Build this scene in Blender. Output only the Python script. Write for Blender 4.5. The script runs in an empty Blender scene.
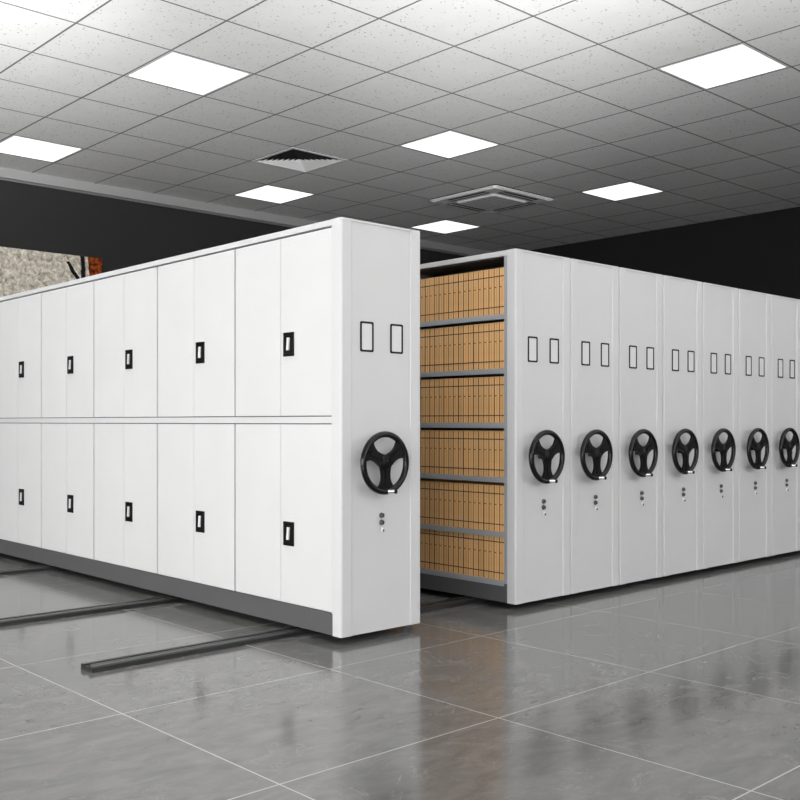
import bpy, bmesh, math, random
from mathutils import Vector, Matrix
random.seed(4)
sc = bpy.context.scene
C = sc.collection
PI = math.pi

# ------------------------------------------------------------------ measures
DZ = 0.02
CAMZ = 1.2126
YF = 4.169            # plane of the white end panels
ZC = 6.112            # ceiling height
T = 1.32              # ceiling module
GX, GY = 6.765, 11.697
ZB, ZT = 0.040, 2.318 # underside and top of a cabinet

# ------------------------------------------------------------------ materials
def nodemat(name):
    m = bpy.data.materials.new(name); m.use_nodes = True
    nt = m.node_tree
    return m, nt, nt.nodes['Principled BSDF']
def N(nt, t, **kw):
    n = nt.nodes.new(t)
    for k, v in kw.items():
        if k in n.inputs.keys(): n.inputs[k].default_value = v
        else: setattr(n, k, v)
    return n
def plain(name, col, rough=.5, metal=0., var=.03, scale=3., bump=0., bscale=200., spec=.5, coat=0.):
    m, nt, b = nodemat(name)
    tc = N(nt, 'ShaderNodeTexCoord')
    no = N(nt, 'ShaderNodeTexNoise', Scale=scale, Detail=3.)
    nt.links.new(tc.outputs['Object'], no.inputs['Vector'])
    mx = N(nt, 'ShaderNodeMix', data_type='RGBA')
    mx.inputs[6].default_value = (*[c*(1-var) for c in col], 1)
    mx.inputs[7].default_value = (*[min(1, c*(1+var)) for c in col], 1)
    nt.links.new(no.outputs['Fac'], mx.inputs[0])
    nt.links.new(mx.outputs[2], b.inputs['Base Color'])
    b.inputs['Roughness'].default_value = rough
    b.inputs['Metallic'].default_value = metal
    b.inputs['Specular IOR Level'].default_value = spec
    b.inputs['Coat Weight'].default_value = coat
    if bump:
        n2 = N(nt, 'ShaderNodeTexNoise', Scale=bscale, Detail=2.)
        nt.links.new(tc.outputs['Object'], n2.inputs['Vector'])
        bp = N(nt, 'ShaderNodeBump', Strength=bump, Distance=.001)
        nt.links.new(n2.outputs['Fac'], bp.inputs['Height'])
        nt.links.new(bp.outputs['Normal'], b.inputs['Normal'])
    return m
def emis(name, col, s):
    m, nt, b = nodemat(name)
    b.inputs['Base Color'].default_value = (.9, .9, .9, 1)
    b.inputs['Emission Color'].default_value = (*col, 1)
    b.inputs['Emission Strength'].default_value = s
    return m

M = {}
M['white'] = plain('white powder coated steel', (.66, .66, .665), .42, bump=.08, bscale=600)
M['door'] = plain('white powder coated door', (.70, .70, .70), .4, bump=.08, bscale=600)
M['gap'] = plain('dark cabinet interior', (.05, .05, .052), .7)  # dark colour for door gaps, and for shade painted inside the open cabinet
M['plinth'] = plain('dark grey steel plinth', (.10, .10, .102), .45)
M['steel'] = plain('grey steel shelf', (.40, .41, .43), .4, metal=.1)
M['black'] = plain('black moulded plastic', (.004, .004, .004), .35, bump=.05, spec=.2)
M['rim'] = plain('glossy black plastic rim', (.004, .004, .004), .16, spec=.35)
M['chrome'] = plain('polished chrome', (.85, .85, .86), .12, metal=1.)
M['silver'] = plain('bright zinc lever', (.92, .92, .92), .3, metal=.1)
M['lockgrey'] = plain('grey lock face', (.10, .105, .12), .35, metal=.6)
M['card'] = plain('white card insert', (.74, .74, .74), .6)
M['rail'] = plain('dark painted steel rail', (.022, .022, .022), .35)
M['railtop'] = plain('dark rail running strip', (.035, .035, .035), .3, metal=.5)
M['wall'] = plain('dark grey wall paint', (.032, .032, .032), .85, var=.08, scale=.6, spec=.15)
M['lightwall'] = plain('pale wall paint', (.62, .62, .61), .8)
M['band'] = plain('grey ceiling trim', (.34, .34, .34), .6)
M['gridbar'] = plain('grey ceiling grid bar', (.17, .17, .17), .6)
M['lframe'] = plain('white light frame', (.75, .75, .75), .4)
M['diffuser'] = emis('lit diffuser', (1, 1, 1), 1.25)
M['day'] = emis('daylit frosted pane', (1, 1, 1), 1.65)  # added glow for unseen panes behind the viewer
M['daylow'] = emis('daylit frosted low pane', (1, 1, 1), 6.8)  # stronger added glow, set low to brighten the door fronts
M['acwhite'] = plain('white air conditioner plastic', (.92, .92, .92), .4)
M['acgrey'] = plain('grey air conditioner grille', (.42, .42, .42), .5)
M['acblack'] = plain('dark air outlet', (.01, .01, .01), .5)
M['vent'] = plain('white vent blade', (.85, .85, .85), .45)
M['ventback'] = plain('dark vent throat', (.012, .012, .012), .8)  # shade inside the vent, painted on throat and blade backs
M['filedark'] = plain('dark brown file string', (.10, .045, .022), .8)

def kraft():
    m, nt, b = nodemat('tan kraft board')
    tc = N(nt, 'ShaderNodeTexCoord'); oi = N(nt, 'ShaderNodeObjectInfo')
    no = N(nt, 'ShaderNodeTexNoise', Scale=14., Detail=5.)
    nt.links.new(tc.outputs['Object'], no.inputs['Vector'])
    r = N(nt, 'ShaderNodeValToRGB')
    r.color_ramp.elements[0].color = (.80, .44, .17, 1); r.color_ramp.elements[1].color = (.96, .585, .255, 1)
    nt.links.new(no.outputs['Fac'], r.inputs[0])
    hs = N(nt, 'ShaderNodeHueSaturation')
    mr = N(nt, 'ShaderNodeMapRange'); mr.inputs[3].default_value = .90; mr.inputs[4].default_value = 1.03
    nt.links.new(oi.outputs['Random'], mr.inputs[0]); nt.links.new(mr.outputs[0], hs.inputs['Value'])
    nt.links.new(r.outputs[0], hs.inputs['Color']); nt.links.new(hs.outputs[0], b.inputs['Base Color'])
    b.inputs['Roughness'].default_value = .7
    return m
M['kraft'] = kraft()
M['kraftlight'] = plain('pale label strip', (.74, .50, .27), .7)

def tilemat():
    m, nt, b = nodemat('speckled mineral fibre tile')
    g = N(nt, 'ShaderNodeNewGeometry')
    no = N(nt, 'ShaderNodeTexNoise', Scale=3.2, Detail=4.)
    nt.links.new(g.outputs['Position'], no.inputs['Vector'])
    v = N(nt, 'ShaderNodeTexVoronoi', Scale=20.); v.inputs['Randomness'].default_value = 1.
    nz = N(nt, 'ShaderNodeTexNoise', Scale=25., Detail=2.)
    nt.links.new(g.outputs['Position'], nz.inputs['Vector'])
    ad = N(nt, 'ShaderNodeMix', data_type='RGBA', blend_type='LINEAR_LIGHT'); ad.inputs[0].default_value = .02
    nt.links.new(g.outputs['Position'], ad.inputs[6]); nt.links.new(nz.outputs['Color'], ad.inputs[7])
    nt.links.new(ad.outputs[2], v.inputs['Vector'])
    # only some cells carry a pore, of varying size
    sep = N(nt, 'ShaderNodeSeparateColor'); nt.links.new(v.outputs['Color'], sep.inputs[0])
    sz = N(nt, 'ShaderNodeMapRange'); sz.inputs[1].default_value = .25; sz.inputs[3].default_value = 0.; sz.inputs[4].default_value = .27
    nt.links.new(sep.outputs[0], sz.inputs[0])
    lt = N(nt, 'ShaderNodeMath', operation='LESS_THAN')
    nt.links.new(v.outputs['Distance'], lt.inputs[0]); nt.links.new(sz.outputs[0], lt.inputs[1])
    r = N(nt, 'ShaderNodeValToRGB')
    r.color_ramp.elements[0].color = (.82, .82, .812, 1); r.color_ramp.elements[1].color = (.90, .90, .892, 1)
    nt.links.new(no.outputs['Fac'], r.inputs[0])
    mx = N(nt, 'ShaderNodeMix', data_type='RGBA'); mx.inputs[7].default_value = (.44, .43, .42, 1)
    nt.links.new(lt.outputs[0], mx.inputs[0]); nt.links.new(r.outputs[0], mx.inputs[6])
    nt.links.new(mx.outputs[2], b.inputs['Base Color'])
    b.inputs['Roughness'].default_value = .9; b.inputs['Specular IOR Level'].default_value = .1
    return m
M['tile'] = tilemat()

def floormat():
    m, nt, b = nodemat('polished grey stone tile')
    g = N(nt, 'ShaderNodeNewGeometry')
    P = 1.10
    def line(axis, off):
        s = N(nt, 'ShaderNodeSeparateXYZ'); nt.links.new(g.outputs['Position'], s.inputs[0])
        a = N(nt, 'ShaderNodeMath', operation='SUBTRACT'); a.inputs[1].default_value = off
        nt.links.new(s.outputs[axis], a.inputs[0])
        d = N(nt, 'ShaderNodeMath', operation='DIVIDE'); d.inputs[1].default_value = P
        nt.links.new(a.outputs[0], d.inputs[0])
        r = N(nt, 'ShaderNodeMath', operation='ROUND'); nt.links.new(d.outputs[0], r.inputs[0])
        e = N(nt, 'ShaderNodeMath', operation='SUBTRACT'); nt.links.new(d.outputs[0], e.inputs[0]); nt.links.new(r.outputs[0], e.inputs[1])
        f = N(nt, 'ShaderNodeMath', operation='ABSOLUTE'); nt.links.new(e.outputs[0], f.inputs[0])
        l = N(nt, 'ShaderNodeMath', operation='LESS_THAN'); l.inputs[1].default_value = .0028
        nt.links.new(f.outputs[0], l.inputs[0])
        fl = N(nt, 'ShaderNodeMath', operation='FLOOR'); nt.links.new(d.outputs[0], fl.inputs[0])
        return l, fl
    lx, fx = line(0, 3.078); ly, fy = line(1, 3.815)
    gr = N(nt, 'ShaderNodeMath', operation='MAXIMUM'); nt.links.new(lx.outputs[0], gr.inputs[0]); nt.links.new(ly.outputs[0], gr.inputs[1])
    # per-tile offset so the veining breaks at each joint
    cb = N(nt, 'ShaderNodeCombineXYZ'); nt.links.new(fx.outputs[0], cb.inputs[0]); nt.links.new(fy.outputs[0], cb.inputs[1])
    sc_ = N(nt, 'ShaderNodeVectorMath', operation='SCALE'); sc_.inputs['Scale'].default_value = 7.3
    nt.links.new(cb.outputs[0], sc_.inputs[0])
    ad = N(nt, 'ShaderNodeVectorMath', operation='ADD'); nt.links.new(g.outputs['Position'], ad.inputs[0]); nt.links.new(sc_.outputs[0], ad.inputs[1])
    mp = N(nt, 'ShaderNodeMapping'); mp.inputs['Scale'].default_value = (1, 2.2, 1); mp.inputs['Rotation'].default_value = (0, 0, .5)
    nt.links.new(ad.outputs[0], mp.inputs[0])
    n1 = N(nt, 'ShaderNodeTexNoise', Scale=4.2, Detail=12., Roughness=.74, Distortion=.5)
    nt.links.new(mp.outputs[0], n1.inputs['Vector'])
    r = N(nt, 'ShaderNodeValToRGB')
    r.color_ramp.elements[0].position = .36; r.color_ramp.elements[1].position = .66
    r.color_ramp.elements[0].color = (.108, .106, .104, 1); r.color_ramp.elements[1].color = (.172, .169, .165, 1)
    nt.links.new(n1.outputs['Fac'], r.inputs[0])
    # fine pale veins
    n2 = N(nt, 'ShaderNodeTexNoise', Scale=2.6, Detail=5., Roughness=.6, Distortion=1.4)
    nt.links.new(ad.outputs[0], n2.inputs['Vector'])
    a2 = N(nt, 'ShaderNodeMath', operation='SUBTRACT'); a2.inputs[1].default_value = .58; nt.links.new(n2.outputs['Fac'], a2.inputs[0])
    a3 = N(nt, 'ShaderNodeMath', operation='ABSOLUTE'); nt.links.new(a2.outputs[0], a3.inputs[0])
    a4 = N(nt, 'ShaderNodeMapRange'); a4.inputs[1].default_value = 0; a4.inputs[2].default_value = .006; a4.inputs[3].default_value = .35; a4.inputs[4].default_value = 0
    nt.links.new(a3.outputs[0], a4.inputs[0])
    mv = N(nt, 'ShaderNodeMix', data_type='RGBA'); mv.inputs[7].default_value = (.36, .35, .34, 1)
    nt.links.new(a4.outputs[0], mv.inputs[0]); nt.links.new(r.outputs[0], mv.inputs[6])
    mx = N(nt, 'ShaderNodeMix', data_type='RGBA'); mx.inputs[7].default_value = (.42, .415, .41, 1)
    nt.links.new(gr.outputs[0], mx.inputs[0]); nt.links.new(mv.outputs[2], mx.inputs[6])
    nt.links.new(mx.outputs[2], b.inputs['Base Color'])
    rr = N(nt, 'ShaderNodeMapRange'); rr.inputs[3].default_value = .10; rr.inputs[4].default_value = .17
    nt.links.new(n1.outputs['Fac'], rr.inputs[0]); nt.links.new(rr.outputs[0], b.inputs['Roughness'])
    b.inputs['Specular IOR Level'].default_value = .9
    return m
M['floor'] = floormat()

def artmat():
    m, nt, b = nodemat('abstract painted canvas')
    tc = N(nt, 'ShaderNodeTexCoord')
    s = N(nt, 'ShaderNodeSeparateXYZ'); nt.links.new(tc.outputs['Object'], s.inputs[0])
    n0 = N(nt, 'ShaderNodeTexNoise', Scale=2.5, Detail=4.); nt.links.new(tc.outputs['Object'], n0.inputs['Vector'])
    w = N(nt, 'ShaderNodeMath', operation='MULTIPLY_ADD'); w.inputs[1].default_value = .16
    nt.links.new(n0.outputs['Fac'], w.inputs[0]); nt.links.new(s.outputs[0], w.inputs[2])
    # main zones along the width (object x: 0 = left edge)
    mr = N(nt, 'ShaderNodeMapRange'); mr.inputs[1].default_value = 0; mr.inputs[2].default_value = 2.72
    nt.links.new(w.outputs[0], mr.inputs[0])
    n1 = N(nt, 'ShaderNodeTexNoise', Scale=9., Detail=6., Roughness=.75, Distortion=.5); nt.links.new(tc.outputs['Object'], n1.inputs['Vector'])
    beige = N(nt, 'ShaderNodeValToRGB')
    beige.color_ramp.elements[0].position = .33; beige.color_ramp.elements[1].position = .62
    beige.color_ramp.elements[0].color = (.20, .165, .12, 1); beige.color_ramp.elements[1].color = (.92, .86, .74, 1)
    nt.links.new(n1.outputs['Fac'], beige.inputs[0])
    red = N(nt, 'ShaderNodeValToRGB')
    red.color_ramp.elements[0].position = .42; red.color_ramp.elements[1].position = .70
    red.color_ramp.elements[0].color = (.06, .008, .003, 1); red.color_ramp.elements[1].color = (.62, .13, .02, 1)
    nt.links.new(n1.outputs['Fac'], red.inputs[0])
    zone = N(nt, 'ShaderNodeValToRGB'); zone.color_ramp.interpolation = 'CONSTANT'
    e = zone.color_ramp.elements
    e[0].position = 0; e[0].color = (0, 0, 0, 1)
    e[1].position = .868; e[1].color = (1, 1, 1, 1)
    nt.links.new(mr.outputs[0], zone.inputs[0])
    blk = N(nt, 'ShaderNodeValToRGB'); blk.color_ramp.interpolation = 'LINEAR'
    e = blk.color_ramp.elements
    e[0].position = .800; e[0].color = (0, 0, 0, 1)
    e[1].position = .808; e[1].color = (1, 1, 1, 1)
    x = e.new(.838); x.color = (1, 1, 1, 1); x = e.new(.848); x.color = (0, 0, 0, 1)
    nt.links.new(mr.outputs[0], blk.inputs[0])
    # the slanting black stroke
    st = N(nt, 'ShaderNodeMath', operation='MULTIPLY_ADD'); st.inputs[1].default_value = .62
    nt.links.new(s.outputs[2], st.inputs[0]); nt.links.new(w.outputs[0], st.inputs[2])
    s2 = N(nt, 'ShaderNodeMath', operation='SUBTRACT'); s2.inputs[1].default_value = 2.72; nt.links.new(st.outputs[0], s2.inputs[0])
    s3 = N(nt, 'ShaderNodeMath', operation='ABSOLUTE'); nt.links.new(s2.outputs[0], s3.inputs[0])
    s4 = N(nt, 'ShaderNodeMath', operation='LESS_THAN'); s4.inputs[1].default_value = .045; nt.links.new(s3.outputs[0], s4.inputs[0])
    s5 = N(nt, 'ShaderNodeMath', operation='LESS_THAN'); s5.inputs[1].default_value = 1.28; nt.links.new(s.outputs[2], s5.inputs[0])
    s6 = N(nt, 'ShaderNodeMath', operation='MULTIPLY'); nt.links.new(s4.outputs[0], s6.inputs[0]); nt.links.new(s5.outputs[0], s6.inputs[1])
    a = N(nt, 'ShaderNodeMix', data_type='RGBA'); nt.links.new(zone.outputs[0], a.inputs[0]); nt.links.new(beige.outputs[0], a.inputs[6]); nt.links.new(red.outputs[0], a.inputs[7])
    bm_ = N(nt, 'ShaderNodeMath', operation='MAXIMUM'); nt.links.new(blk.outputs[0], bm_.inputs[0]); nt.links.new(s6.outputs[0], bm_.inputs[1])
    c = N(nt, 'ShaderNodeMix', data_type='RGBA'); c.inputs[7].default_value = (.01, .01, .01, 1)
    nt.links.new(bm_.outputs[0], c.inputs[0]); nt.links.new(a.outputs[2], c.inputs[6])
    nt.links.new(c.outputs[2], b.inputs['Base Color']); b.inputs['Roughness'].default_value = .8; b.inputs['Specular IOR Level'].default_value = .1
    return m
M['art'] = artmat()

# ------------------------------------------------------------------ geometry helpers
class MB:
    def __init__(s): s.bm = bmesh.new(); s.mats = []
    def mi(s, m):
        if m not in s.mats: s.mats.append(m)
        return s.mats.index(m)
    def box(s, x0, x1, y0, y1, z0, z1, m, bev=0., seg=2):
        t = bmesh.new(); bmesh.ops.create_cube(t, size=1)
        for v in t.verts:
            v.co = Vector(((x0+x1)/2+v.co.x*(x1-x0), (y0+y1)/2+v.co.y*(y1-y0), (z0+z1)/2+v.co.z*(z1-z0)))
        if bev: bmesh.ops.bevel(t, geom=t.edges[:], offset=bev, segments=seg, affect='EDGES', profile=.5)
        return s.merge(t, m)
    def merge(s, t, m, smooth=False):
        k = s.mi(m); vm = {}
        for v in t.verts: vm[v] = s.bm.verts.new(v.co)
        for f in t.faces:
            try: g = s.bm.faces.new([vm[v] for v in f.verts])
            except ValueError: continue
            g.material_index = k; g.smooth = smooth or f.smooth
        t.free(); return s
    def prism(s, pts, a, b, m, axis='z', smooth=False):
        # pts 2-D outline; extruded from a to b along an axis
        def P(u, v, w): return {'z': (u, v, w), 'y': (u, w, v), 'x': (w, u, v)}[axis]
        t = bmesh.new()
        lo = [t.verts.new(P(u, v, a)) for u, v in pts]; hi = [t.verts.new(P(u, v, b)) for u, v in pts]
        n = len(pts)
        t.faces.new(lo[::-1]); t.faces.new(hi)
        for i in range(n):
            f = t.faces.new((lo[i], lo[(i+1) % n], hi[(i+1) % n], hi[i])); f.smooth = smooth
        bmesh.ops.recalc_face_normals(t, faces=t.faces[:])
        return s.merge(t, m)
    def lathe(s, prof, c, axis, m, n=40, smooth=True):
        # prof: (radius, along-axis) closed polyline if first==last
        t = bmesh.new(); rings = []
        for r, h in prof:
            ring = []
            for i in range(n):
                a = 2*PI*i/n; u, v = r*math.cos(a), r*math.sin(a)
                p = {'y': (u, h, v), 'x': (h, u, v), 'z': (u, v, h)}[axis]
                ring.append(t.verts.new(Vector(c)+Vector(p)))
            rings.append(ring)
        for k in range(len(rings)-1):
            for i in range(n):
                f = t.faces.new((rings[k][i], rings[k][(i+1) % n], rings[k+1][(i+1) % n], rings[k+1][i])); f.smooth = smooth
        if prof[0] != prof[-1]:
            t.faces.new(rings[0]); t.faces.new(rings[-1][::-1])
        else:
            bmesh.ops.remove_doubles(t, verts=t.verts[:], dist=1e-6)
        bmesh.ops.recalc_face_normals(t, faces=t.faces[:])
        return s.merge(t, m)
    def build(s, name, parent=None, loc=(0, 0, 0)):
        me = bpy.data.meshes.new(name); s.bm.to_mesh(me); s.bm.free()
        for m in s.mats: me.materials.append(M[m])
        o = bpy.data.objects.new(name, me); C.objects.link(o)
        o.location = loc; o.parent = parent
        return o
def thing(name, label, cat, loc=(0, 0, 0), group=None):
    o = bpy.data.objects.new(name, None); C.objects.link(o); o.location = loc
    o.empty_display_size = .1
    return tag(o, label, cat, group)
def tag(o, label, cat, group=None):
    o['label'] = label; o['category'] = cat
    if group: o['group'] = group
    return o
def struct(o): o['kind'] = 'structure'; return o
def kids(o): return [c for c in bpy.data.objects if c.parent == o]
def dup(o, loc=None, parent=None, depth=0):
    c = o.copy(); C.objects.link(c); c.parent = parent
    if loc is not None: c.location = loc
    for ch in list(kids(o)): dup(ch, None, c, depth+1)
    return c

# ------------------------------------------------------------------ the room
RX0, RX1, RY0, RY1 = -3.2, 22.2, -3.2, 19.42
b = MB(); b.box(RX0-.2, RX1+.2, RY0-.2, RY1+.2, -.2, 0, 'floor'); struct(b.build('floor'))

FILL_POWER = 14000
LIGHTS = [(i, j) for i in (-4, 0, 4, 8) for j in (-8, -4, 0, 4)]
VENT = (3, 2)
b = MB()
holes = set(LIGHTS) | {VENT}
g = .0
for i in range(-11, 12):
    for j in range(-15, 6):
        if (i, j) in holes: continue
        x0, x1 = GX+i*T+g, GX+(i+1)*T-g; y0, y1 = GY+j*T+g, GY+(j+1)*T-g
        x0 = max(x0, RX0); x1 = min(x1, RX1); y0 = max(y0, RY0); y1 = min(y1, RY1)
        if x1-x0 < .02 or y1-y0 < .02: continue
        b.box(x0, x1, y0, y1, ZC, ZC+.02, 'tile')
struct(b.build('ceiling'))
b = MB()                                                     # the metal grid the tiles lie in
g = .013
for i in range(-11, 13):
    x = GX+i*T
    if RX0 < x < RX1: b.box(x-g, x+g, RY0, RY1, ZC-.002, ZC+.03, 'gridbar')
for j in range(-15, 7):
    y = GY+j*T
    if RY0 < y < RY1: b.box(RX0, RX1, y-g, y+g, ZC-.0018, ZC+.029, 'gridbar')
b.box(RX0-.2, RX1+.2, RY0-.2, RY1+.2, ZC+.3, ZC+.4, 'wall')
struct(b.build('trim_2'))

b = MB(); b.box(RX0-.2, RX1+.2, RY1, RY1+.2, 0, ZC+.3, 'wall'); struct(b.build('wall_back'))
b = MB(); b.box(RX1, RX1+.2, RY0-.2, RY1, 0, ZC+.3, 'wall'); struct(b.build('wall_right'))
b = MB()                                                     # pale trim along the top of the back wall
b.box(RX0, RX1, RY1-.10, RY1, ZC-.185, ZC-.001, 'band')
b.box(RX0, RX1, RY1-.04, RY1, ZC-.225, ZC-.185, 'gridbar')
struct(b.build('trim_1'))

def wall_with_openings(name, axis, pos, lo, hi, opens, z0, z1, out):
    # a wall with openings for the added light panes; axis 'y' = wall at y=pos running in x
    b = MB(); cur = lo
    t0, t1 = sorted((pos, pos+out*.2))
    def bx(a0, a1, c0, c1, m='lightwall'):
        if axis == 'y': b.box(a0, a1, t0, t1, c0, c1, m)
        else: b.box(t0, t1, a0, a1, c0, c1, m)
    for a0, a1 in opens:
        bx(cur, a0, 0, ZC+.3); bx(a0, a1, 0, z0); bx(a0, a1, z1, ZC+.3); cur = a1
    bx(cur, hi, 0, ZC+.3)
    return struct(b.build(name))
wc = [0]
def window(axis, pos, a0, a1, z0, z1, out, pane):  # unseen glowing pane added as fill light, framed like a window
    wc[0] += 1
    f = MB(); t0, t1 = sorted((pos+out*.06, pos+out*.14)); w = .06
    def bx(c0, c1, d0, d1):
        if axis == 'y': f.box(c0, c1, t0, t1, d0, d1, 'lframe', .006)
        else: f.box(t0, t1, c0, c1, d0, d1, 'lframe', .006)
    bx(a0, a1, z0, z0+w); bx(a0, a1, z1-w, z1); bx(a0, a0+w, z0+w, z1-w); bx(a1-w, a1, z0+w, z1-w)
    mid = (a0+a1)/2; bx(mid-w/2, mid+w/2, z0+w, z1-w)
    fo = struct(f.build('window_%d' % wc[0]))
    p = MB(); q0, q1 = sorted((pos+out*.095, pos+out*.105))
    if axis == 'y': p.box(a0+w, a1-w, q0, q1, z0+w, z1-w, pane)
    else: p.box(q0, q1, a0+w, a1-w, z0+w, z1-w, pane)
    p.build('window_pane', fo)
OX = [(-2.8+i*4.1, -2.8+i*4.1+3.6) for i in range(6)]
wall_with_openings('wall_front', 'y', RY0, RX0-.2, RX1, OX, 1.6, 5.7, -1)
for a0, a1 in OX: window('y', RY0, a0, a1, 1.6, 5.7, -1, 'day')
OY = [(-2.8+i*4.1, -2.8+i*4.1+3.6) for i in range(3)]
wall_with_openings('wall_left', 'x', RX0, RY0, RY1, OY, .2, 2.6, -1)
for a0, a1 in OY: window('x', RX0, a0, a1, .2, 2.6, -1, 'daylow')

# ------------------------------------------------------------------ ceiling lights
def make_light():
    t = thing('ceiling_light', '', 'ceiling light')
    f = MB(); o, i = T/2-.014, T/2-.050
    for x0, x1, y0, y1 in ((-o, o, -o, -i), (-o, o, i, o), (-o, -i, -i, i), (i, o, -i, i)):
        f.box(x0, x1, y0, y1, -.004, .03, 'lframe')
    f.build('frame', t)
    d = MB(); d.box(-i, i, -i, i, -.001, .02, 'diffuser'); d.build('diffuser', t)
    return t
lab = {(0, 0): 'large bright square ceiling light at the upper left, nearest above the door cabinet',
       (0, 4): 'bright square ceiling light cut off at the left, above the dark wall and painting',
       (4, 0): 'bright square ceiling light in the top middle, between the vent and the large right light',
       (4, 4): 'small bright square ceiling light just below the square air vent',
       (8, 4): 'smallest bright ceiling light, just above the first white end panel, left of the air conditioner',
       (8, 0): 'bright square ceiling light right of the air conditioner',
       (4, -4): 'large bright square ceiling light at the upper right, partly cut off'}
first = make_light(); used = False
for (i, j) in LIGHTS:
    p = (GX+(i+.5)*T, GY+(j+.5)*T, ZC)
    if not used: o = first; o.location = p; used = True
    else: o = dup(first, p)
    if (i, j) in lab: o['label'] = lab[(i, j)]
    else: o['label'] = 'square ceiling light over the open floor, outside the picture'
    o['group'] = 'square ceiling lights'

# ------------------------------------------------------------------ unseen spots added behind the viewer to brighten the ceiling
def fill_spot(x, y, z, aim, power, deg, blend=.8):  # bare spot added for fill light, no fixture behind it
    l = bpy.data.lights.new('uplighter_lamp', 'SPOT'); l.energy = power; l.spot_size = math.radians(deg); l.spot_blend = blend
    l.shadow_soft_size = .15
    o = bpy.data.objects.new('uplighter_lamp', l); C.objects.link(o); o.location = (x, y, z)
    o.rotation_euler = (Vector(aim)-Vector((x, y, z))).to_track_quat('-Z', 'Y').to_euler()
UP = [(4.0, -2.8, 3.3, (10.0, 4.7, 6.1), 0.16),
      (-2.8, 4.0, 3.3, (3.0, 11.5, 6.1), 0.55),
      (-1, -1, 1.6, (5.01, 5.68, 5.98), 0.86),
      (-2.6, 3, 1.6, (1.77, 10.57, 6.45), 1.0),
      (3, -2.5, 1.6, (8.21, 4.42, 6.6), 0.38)]
for x, y, z, aim, k in UP: fill_spot(x, y, z, aim, FILL_POWER*k, 40, 1.)

# ------------------------------------------------------------------ square ceiling vent
def make_vent():
    t = thing('ceiling_vent', 'square white ceiling air vent with dark slanted louvres, left of centre', 'vent',
              (GX+(VENT[0]+.5)*T, GY+(VENT[1]+.5)*T, ZC))
    f = MB(); o, i = T/2-.014, T/2-.08
    for x0, x1, y0, y1 in ((-o, o, -o, -i), (-o, o, i, o), (-o, -i, -i, i), (i, o, -i, i)):
        f.box(x0, x1, y0, y1, -.012, .03, 'vent', .003)
    f.build('frame', t)
    k = MB(); k.box(-i, i, -i, i, .16, .18, 'ventback')
    for s in (-1, 1):
        k.box(s*i-.002, s*i+.002, -i, i, .03, .16, 'ventback'); k.box(-i, i, s*i-.002, s*i+.002, .03, .16, 'ventback')
    k.build('throat', t)
    n = 8
    l = MB(); bm = l.bm; mi = l.mi('vent'); md = l.mi('ventback')  # blade backs get the painted shade colour
    for q in range(n):
        ro = i*(1-q/n); ri = ro-i/n*.8
        zo, zi = -.002, .085
        O = [(-ro, -ro), (ro, -ro), (ro, ro), (-ro, ro)]
        I = [(-ri, -ri), (ri, -ri), (ri, ri), (-ri, ri)]
        vo = [bm.verts.new((x, y, zo)) for x, y in O]; vi = [bm.verts.new((x, y, zi)) for x, y in I]
        wo = [bm.verts.new((x, y, zo+.008)) for x, y in O]; wi = [bm.verts.new((x, y, zi+.008)) for x, y in I]
        for a in range(4):
            c = (a+1) % 4
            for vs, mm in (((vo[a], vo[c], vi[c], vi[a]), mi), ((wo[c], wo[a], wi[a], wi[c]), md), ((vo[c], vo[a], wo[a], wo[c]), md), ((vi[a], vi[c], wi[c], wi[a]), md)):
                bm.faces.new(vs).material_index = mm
    l.build('louvre', t)
make_vent()

# ------------------------------------------------------------------ ceiling cassette air conditioner
def make_ac():
    cx, cy = GX+7.36*T, GY+2.30*T; h = .76*T
    t = thing('air_conditioner', 'white square cassette air conditioner with dark outlet slots set in the ceiling', 'air conditioner', (cx, cy, ZC))
    def rr(r, c, n=6):
        pts = []
        for k, (sx, sy) in enumerate(((1, 1), (-1, 1), (-1, -1), (1, -1))):
            for q in range(n+1):
                a = PI/2*k+PI/2*q/n
                pts.append((sx*(r-c)+c*math.cos(a), sy*(r-c)+c*math.sin(a)))
        return pts
    p = MB(); p.prism(rr(h, .10), -.034, -.018, 'acwhite'); p.prism(rr(h-.03, .09), -.048, -.034, 'acwhite'); p.prism(rr(h-.06, .09), -.060, -.048, 'acwhite')
    p.build('panel', t)
    d = MB(); d.prism(rr(h+.008, .10), -.018, 0, 'acblack'); d.build('gasket', t)
    L = h*.56
    for k in range(4):
        R = Matrix.Rotation(k*PI/2, 4, 'Z')
        s = MB(); s.box(-L, L, -h*.86, -h*.66, -.0625, -.059, 'acblack', .001)
        bmesh.ops.transform(s.bm, matrix=R, verts=s.bm.verts[:]); so = s.build('air_outlet', t)
        v = MB(); v.box(-L+.02, L-.02, -h*.775, -h*.735, -.066, -.0615, 'acwhite', .002)
        bmesh.ops.transform(v.bm, matrix=R, verts=v.bm.verts[:]); v.build('vane', so)
        c = MB(); c.box(-h*.93, -h*.70, -h*.93, -h*.70, -.064, -.059, 'acwhite', .0015)
        bmesh.ops.transform(c.bm, matrix=R, verts=c.bm.verts[:]); c.build('corner_cover', t)
    g_ = MB(); r = h*.56
    g_.prism(rr(r, .05), -.078, -.060, 'acwhite'); g_.prism(rr(r-.025, .05), -.092, -.078, 'acwhite')
    nn = 7
    for q in range(nn):
        y = -r*.80+2*r*.80*q/(nn-1)
        g_.box(-r*.82, r*.82, y-.012, y+.012, -.0935, -.0915, 'acgrey')
    g_.build('grille', t)
    for q in range(5):
        e = MB(); e.lathe([(.014, 0), (.014, .006)], (h*.60, -h*.25+q*.09, -.066), 'z', 'acblack', 12); e.build('indicator', t)
make_ac()

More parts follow.
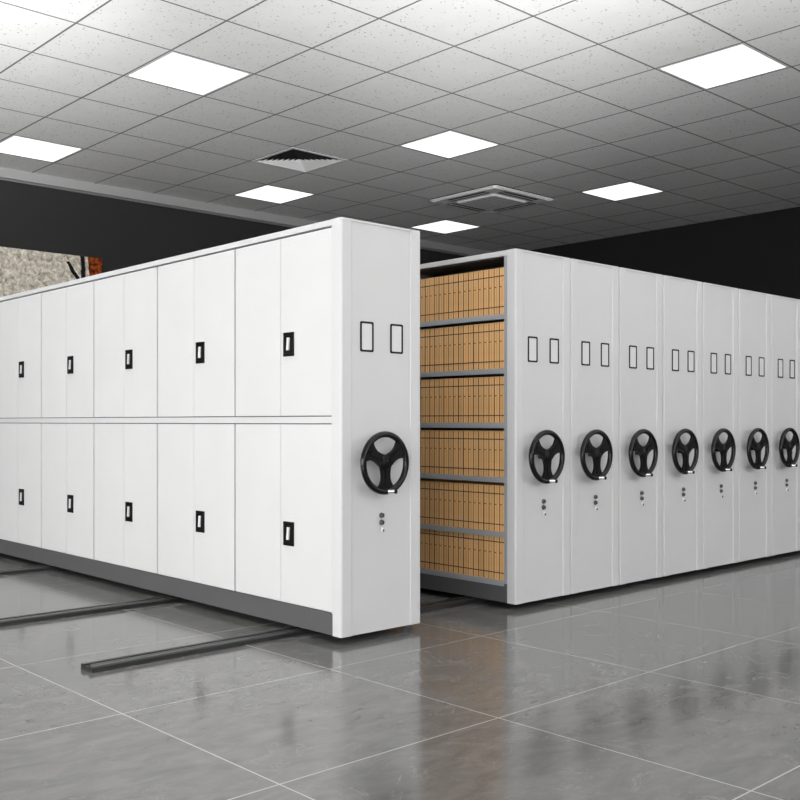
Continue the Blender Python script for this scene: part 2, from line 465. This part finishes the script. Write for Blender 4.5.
# ------------------------------------------------------------------ painting on the back wall
b = MB(); b.box(0, 2.58, 0, .06, 0, 1.42, 'art', .004)
o = b.build('wall_picture', None, (7.0, RY1-.062, 3.17))
tag(o, 'abstract painting in mottled beige, black and rusty red on the dark back wall', 'painting')

# ------------------------------------------------------------------ floor rails
def rail(y, x0, label):
    t = thing('floor_rail', label, 'rail', (x0, y, 0), 'floor rails for the cabinets')
    L = 12.6-x0
    b = MB(); b.prism([(-.06, 0), (.06, 0), (.06, .022), (.052, .028), (.024, .028), (.024, .021), (-.024, .021), (-.024, .028), (-.052, .028), (-.06, .022)], 0, L, 'rail', 'x')
    b.build('rail_body', t)
    s = MB(); s.box(.02, L-.02, -.012, .012, .0205, .026, 'railtop', .002); s.build('running_strip', t)
rail(4.590, 2.19, 'dark steel floor rail whose blunt end lies nearest the camera')
rail(5.985, 1.35, 'dark steel floor rail behind the nearest one, running in from the left edge')
rail(7.95, 1.35, 'dark steel floor rail farthest back, mostly hidden under the door cabinet')

# ------------------------------------------------------------------ cabinet parts (local x = 0 at left corner, y = 0 at front plane)
PD = .072                     # depth of the end panel
BAY = .953
BODY = 6*BAY+.03
def end_panel(parent, w):
    c = .010
    rec = .006
    A, B = .078, .084
    out = [(0, PD), (0, .030), (.006, .024), (.006, c)]
    out = [(0, PD), (0, .014), (.0015, .007), (.006, .002), (.012, 0),
           (A-.004, 0), (A, rec+.002), (A+.006, rec), (w-B-.006, rec), (w-B, rec+.002), (w-B+.004, 0),
           (w-.012, 0), (w-.006, .002), (w-.0015, .007), (w, .014), (w, PD)]
    b = MB(); b.prism(out, ZB, ZT-.010, 'white')
    # cap plate along the top, its edge a little proud
    cap = [(0, PD), (0, .012), (.010, -.001), (w-.010, -.001), (w, .012), (w, PD)]
    b.prism(cap, ZT-.010, ZT+.001, 'white')
    p = b.build('end_panel', parent)
    cx = w/2
    for dx in (-.112, .112):
        h = MB(); W, H, z = .049, .084, 1.682
        def ring(hw, hh, r=.010, n=4):
            pts = []
            for k, (sx, sy) in enumerate(((1, 1), (-1, 1), (-1, -1), (1, -1))):
                for q in range(n+1):
                    a = PI/2*k+PI/2*q/n
                    pts.append((cx+dx+sx*(hw-r)+r*math.cos(a), z+sy*(hh-r)+r*math.sin(a)))
            return pts
        o_, i_ = ring(W, H), ring(W-.011, H-.011, .005)
        n = len(o_); bm = h.bm; mi = h.mi('black')
        y0, y1 = rec-.0035, rec+.0005
        vo = [bm.verts.new((x, y0, zz)) for x, zz in o_]; vi = [bm.verts.new((x, y0, zz)) for x, zz in i_]
        wo = [bm.verts.new((x, y1, zz)) for x, zz in o_]; wi = [bm.verts.new((x, y1, zz)) for x, zz in i_]
        for a in range(n):
            d = (a+1) % n
            for vs in ((vo[a], vo[d], vi[d], vi[a]), (vo[d], vo[a], wo[a], wo[d]), (vi[a], vi[d], wi[d], wi[a])):
                bm.faces.new(vs).material_index = mi
        bmesh.ops.recalc_face_normals(bm, faces=bm.faces[:])
        ho = h.build('label_holder', p)
    # locks: two round cylinders and a small key slot plate
    for z, r in ((.686, .0125), (.646, .0125)):
        k = MB(); k.lathe([(r+.003, .0045), (r+.003, -.001), (r, -.004), (r, -.009), (r-.003, -.011)], (cx-.004, 0, z), 'y', 'lockgrey', 20)
        k.box(cx-.006, cx-.002, -.0125, -.011, z-.006, z+.006, 'black')
        k.build('lock', p)
    k = MB(); k.box(cx-.008, cx+.004, -.006, .0045, .592, .618, 'silver', .003); k.box(cx-.004, cx+.0, -.016, -.005, .594, .607, 'lockgrey', .001)
    k.build('key', p)
    # cards sit in the holders
    for dx in (-.112, .112):
        q = MB(); q.box(cx+dx-.039, cx+dx+.039, rec-.0012, rec+.0006, 1.682-.076, 1.682+.076, 'card'); q.build('label_card', p)
    return p

def wheel(parent, w, off):
    cx, cz, R, yc = w/2-off, .982, .159, -.062
    b = MB()
    # rim: round tube
    prof = [(R+.0175*math.cos(a), .0175*math.sin(a)) for a in [2*PI*k/14 for k in range(14)]]
    prof.append(prof[0])
    b.lathe(prof, (cx, yc, cz), 'y', 'rim', 64)
    # three flared spokes
    for ang in (PI*1.5+.03, PI*1.5+.03+2*PI/3, PI*1.5+.03+4*PI/3):
        n = 14; left, right = [], []
        for k in range(n+1):
            t = k/n; r = .018+t*(R-.022)
            hw = .024+.016*(1-t)**2.5+.062*t**3.6
            a = math.atan2(hw, r); rr_ = math.hypot(hw, r)
            if rr_ > R-.004: hw = math.sqrt(max(0, (R-.004)**2-r*r)) if r < R-.004 else 0
            left.append((r, hw)); right.append((r, -hw))
        pts = left+right[::-1]
        ca, sa = math.cos(ang), math.sin(ang)
        P = [(cx+x*ca-y*sa, cz+x*sa+y*ca) for x, y in pts]
        b.prism(P, yc-.008, yc+.008, 'black', 'y')
        # raised rib down the middle of the spoke
        rib = [(.03, -.007), (R-.03, -.012), (R-.03, .012), (.03, .007)]
        b.prism([(cx+x*ca-y*sa, cz+x*sa+y*ca) for x, y in rib], yc-.013, yc-.007, 'black', 'y')
    b.lathe([(.044, .010), (.044, -.008), (.038, -.010), (.026, -.012), (.022, -.016), (.008, -.0175)], (cx, yc, cz), 'y', 'black', 32)
    b.lathe([(.013, .064), (.013, .008)], (cx, yc, cz), 'y', 'black', 24)
    wo = b.build('hand_wheel', parent)
    # folding crank grip at the bottom of the rim
    k = MB(); a = PI*1.5+.04; kx, kz = cx+R*math.cos(a), cz+R*math.sin(a)
    k.lathe([(.006, .0), (.012, -.010), (.0105, -.016), (.0105, -.042), (.008, -.046)], (kx, yc-.004, kz), 'y', 'chrome', 20)
    k.lathe([(.0095, -.045), (.012, -.048), (.012, -.057), (.008, -.060)], (kx, yc-.004, kz), 'y', 'black', 20)
    bmesh.ops.rotate(k.bm, cent=(kx, yc, kz), matrix=Matrix.Rotation(-.75, 3, 'Z').inverted(), verts=k.bm.verts[:])
    k.build('crank_grip', wo)
    return wo

def door(parent, y0, y1, z0, z1, handle):
    b = MB(); b.box(.003, .021, y0, y1, z0, z1, 'door', .0025)
    d = b.build('door', parent)
    if handle:
        zc = z0+(.412 if z0 > 1 else .400)
        hy0, hy1 = y1-.128, y1-.032
        h = MB()
        # housing frame, recessed pan, silver lever
        h.box(-.002, .0045, hy0, hy1, zc-.069, zc+.069, 'black', .002)
        h.box(-.005, -.0015, hy0, hy1, zc-.069, zc-.050, 'black', .0015); h.box(-.005, -.0015, hy0, hy1, zc+.050, zc+.069, 'black', .0015)
        h.box(-.005, -.0015, hy0, hy0+.018, zc-.050, zc+.050, 'black', .0015); h.box(-.005, -.0015, hy1-.014, hy1, zc-.050, zc+.050, 'black', .0015)
        m = (hy0+hy1)/2-.002
        h.prism([(m-.012, zc+.038), (m+.008, zc+.038), (m+.010, zc+.006), (m+.014, zc-.034), (m-.006, zc-.034), (m-.008, zc+.0)], -.010, -.001, 'silver', 'x')
        h.build('handle', d)
    return d

def carcass(parent, w, open_left):
    y0 = PD; y1 = PD+BODY
    zb = .162
    b = MB()
    b.box(.0, w, y0, y1, ZT-.034, ZT, 'white', .002)                 # top plate
    if open_left:
        b.box(w/2-.01, w, y0, y1, zb, ZT-.034, 'white')
        b.box(w/2-.013, w/2-.0101, y0, y1, zb, ZT-.034, 'gap'); b.box(.012, w/2-.014, y0, y1, ZT-.042, ZT-.0341, 'gap')  # dark liners stand in for shade at the back and under the top
        for k in range(7):
            y = y0+k*BAY
            b.box(.004, w/2, y, y+.03, zb, ZT-.034, 'steel')
    else:
        b.box(.024, w, y0, y1, zb, ZT-.034, 'gap')
        b.box(w-.003, w, y0, y1, zb, ZT-.034, 'white')
        b.box(.0, .024, y0, y0+.008, zb, ZT-.034, 'white')
        b.box(.0, .024, y1-.02, y1, zb, ZT-.034, 'white')
        b.box(.0, .023, y0+.008, y1-.02, 1.201, 1.239, 'white', .002)
    b.build('carcass', parent)
    p = MB(); p.box(.006, w-.006, y0, y1, ZB, zb, 'plinth', .002); p.build('plinth', parent)

def cabinet(x, w, kind, label, group=None, off=.078):
    t = thing('mobile_cabinet', label, 'mobile cabinet', (x, YF, 0), group)
    end_panel(t, w); wheel(t, w, off)
    carcass(t, w, kind == 'open')
    if kind == 'doors':
        for k in range(6):
            a = PD+.010+k*BAY; c = PD+(k+1)*BAY-(.0 if k < 5 else -.0)
            g1 = .003
            m = (a+c)/2
            for z0, z1 in ((.166, 1.196), (1.244, ZT-.044)):
                door(t, a+.002, m-.0018, z0, z1, True)
                door(t, m+.0018, c-.003, z0, z1, False)
            if k < 5:
                pass
    if kind == 'open':
        for z in SHELF:
            s = MB(); y0, y1 = PD+.03, PD+BODY-.03
            s.box(.008, w/2-.012, y0, y1, z-.006, z, 'steel')
            s.box(.005, .011, y0, y1, z-.034, z, 'steel', .0015)
            s.build('shelf', t)
    return t
SHELF = [1.911, 1.557, 1.203, .848, .492, .178]

cabinet(3.446, .603, 'doors', 'large white cabinet with double doors and black handles, standing apart at the left', None, .036)
X2, W2 = 4.893, .574
cabinet(X2, W2, 'open', 'white open shelving cabinet filled with tan file boxes', None, .047)
names = ['first closed white cabinet to the right of the open file shelves',
         'second closed white cabinet to the right of the open file shelves',
         'third closed white cabinet to the right of the open file shelves',
         'fourth closed white cabinet to the right of the open file shelves',
         'fifth closed white cabinet to the right of the open file shelves',
         'sixth closed white cabinet to the right of the open shelves',
         'seventh closed white cabinet to the right of the open shelves',
         'eighth closed white cabinet to the right of the open shelves, last of the row']
proto = None
for k, l in enumerate(names):
    x = 5.470+.5690*k
    if proto is None: proto = cabinet(x, .562, 'closed', l, 'closed cabinets pushed together in a row')
    else:
        o = dup(proto, (x, YF, 0)); o['label'] = l

# ------------------------------------------------------------------ file boxes: six shelves of twenty
FW, FH, FD = .0462, .302, .235
b = MB()
b.box(0, FD, .0030, FW-.0006, 0, FH, 'kraft', .002, 1)
b.box(-.0004, .004, FW*.50, FW*.53, .004, FH-.004, 'filedark')            # seam of the flap
b.box(-.0003, FD-.01, -.0000, .0034, .002, FH-.003, 'filedark')             # dark strip along one edge
b.box(-.0012, .004, .0010, FW-.0010, .044, .0505, 'filedark'); b.box(-.0012, .004, .0010, FW-.0010, FH-.058, FH-.0515, 'filedark')
b.box(-.0010, .003, FW*.62, FW*.90, FH-.128, FH-.122, 'filedark')
b.box(-.0010, .003, FW*.15, FW*.45, FH-.088, FH-.076, 'kraftlight')
f0 = b.build('file_box')
row = ['top shelf', 'second shelf from the top', 'third shelf from the top', 'fourth shelf from the top', 'fifth shelf from the top', 'bottom shelf']
def nth(n): return '%d%s' % (n, {1: 'st', 2: 'nd', 3: 'rd'}.get(n if n < 20 else n % 10, 'th'))
firstf = True
NF = 19
for r, z in enumerate(SHELF):
    for k in range(NF):
        loc = (X2+.016+random.uniform(0, .003), YF+PD+.0335+k*FW+.0002, z+.0006)
        if firstf: o = f0; o.location = loc; firstf = False
        else: o = f0.copy(); C.objects.link(o); o.location = loc
        where = 'touching the white end panel' if k == 0 else '%s from the white end panel' % nth(k+1)
        tag(o, 'tan file box on the %s, %s' % (row[r], where), 'file box', 'tan file boxes on the ' + row[r])

# the next bay back, behind the door cabinet
for z in SHELF:
    for k in range(NF):
        o = f0.copy(); C.objects.link(o); o.location = (X2+.016+random.uniform(0, .003), YF+PD+BAY+.0335+k*FW, z+.0006)
        tag(o, 'tan file box farther back on the open shelves, hidden behind the door cabinet', 'file box', 'tan file boxes in the hidden second bay')

# ------------------------------------------------------------------ world, camera, view
w = bpy.data.worlds.new('world'); sc.world = w; w.use_nodes = True
w.node_tree.nodes['Background'].inputs[0].default_value = (.6, .65, .7, 1)
w.node_tree.nodes['Background'].inputs[1].default_value = .5
cam = bpy.data.cameras.new('camera'); co = bpy.data.objects.new('camera', cam); C.objects.link(co)
co.location = (0, 0, CAMZ)
co.rotation_euler = (PI/2, 0, math.radians(47.153-90))
cam.sensor_width = 36; cam.lens = 998.383/800*36
cam.shift_x = (400-398.07)/800; cam.shift_y = (421.394-400)/800
cam.clip_end = 200; cam.clip_start = .01
sc.camera = co
sc.view_settings.view_transform = 'Standard'; sc.view_settings.look = 'None'
sc.view_settings.exposure = 0; sc.view_settings.gamma = 1; sc.view_settings.use_curve_mapping = False
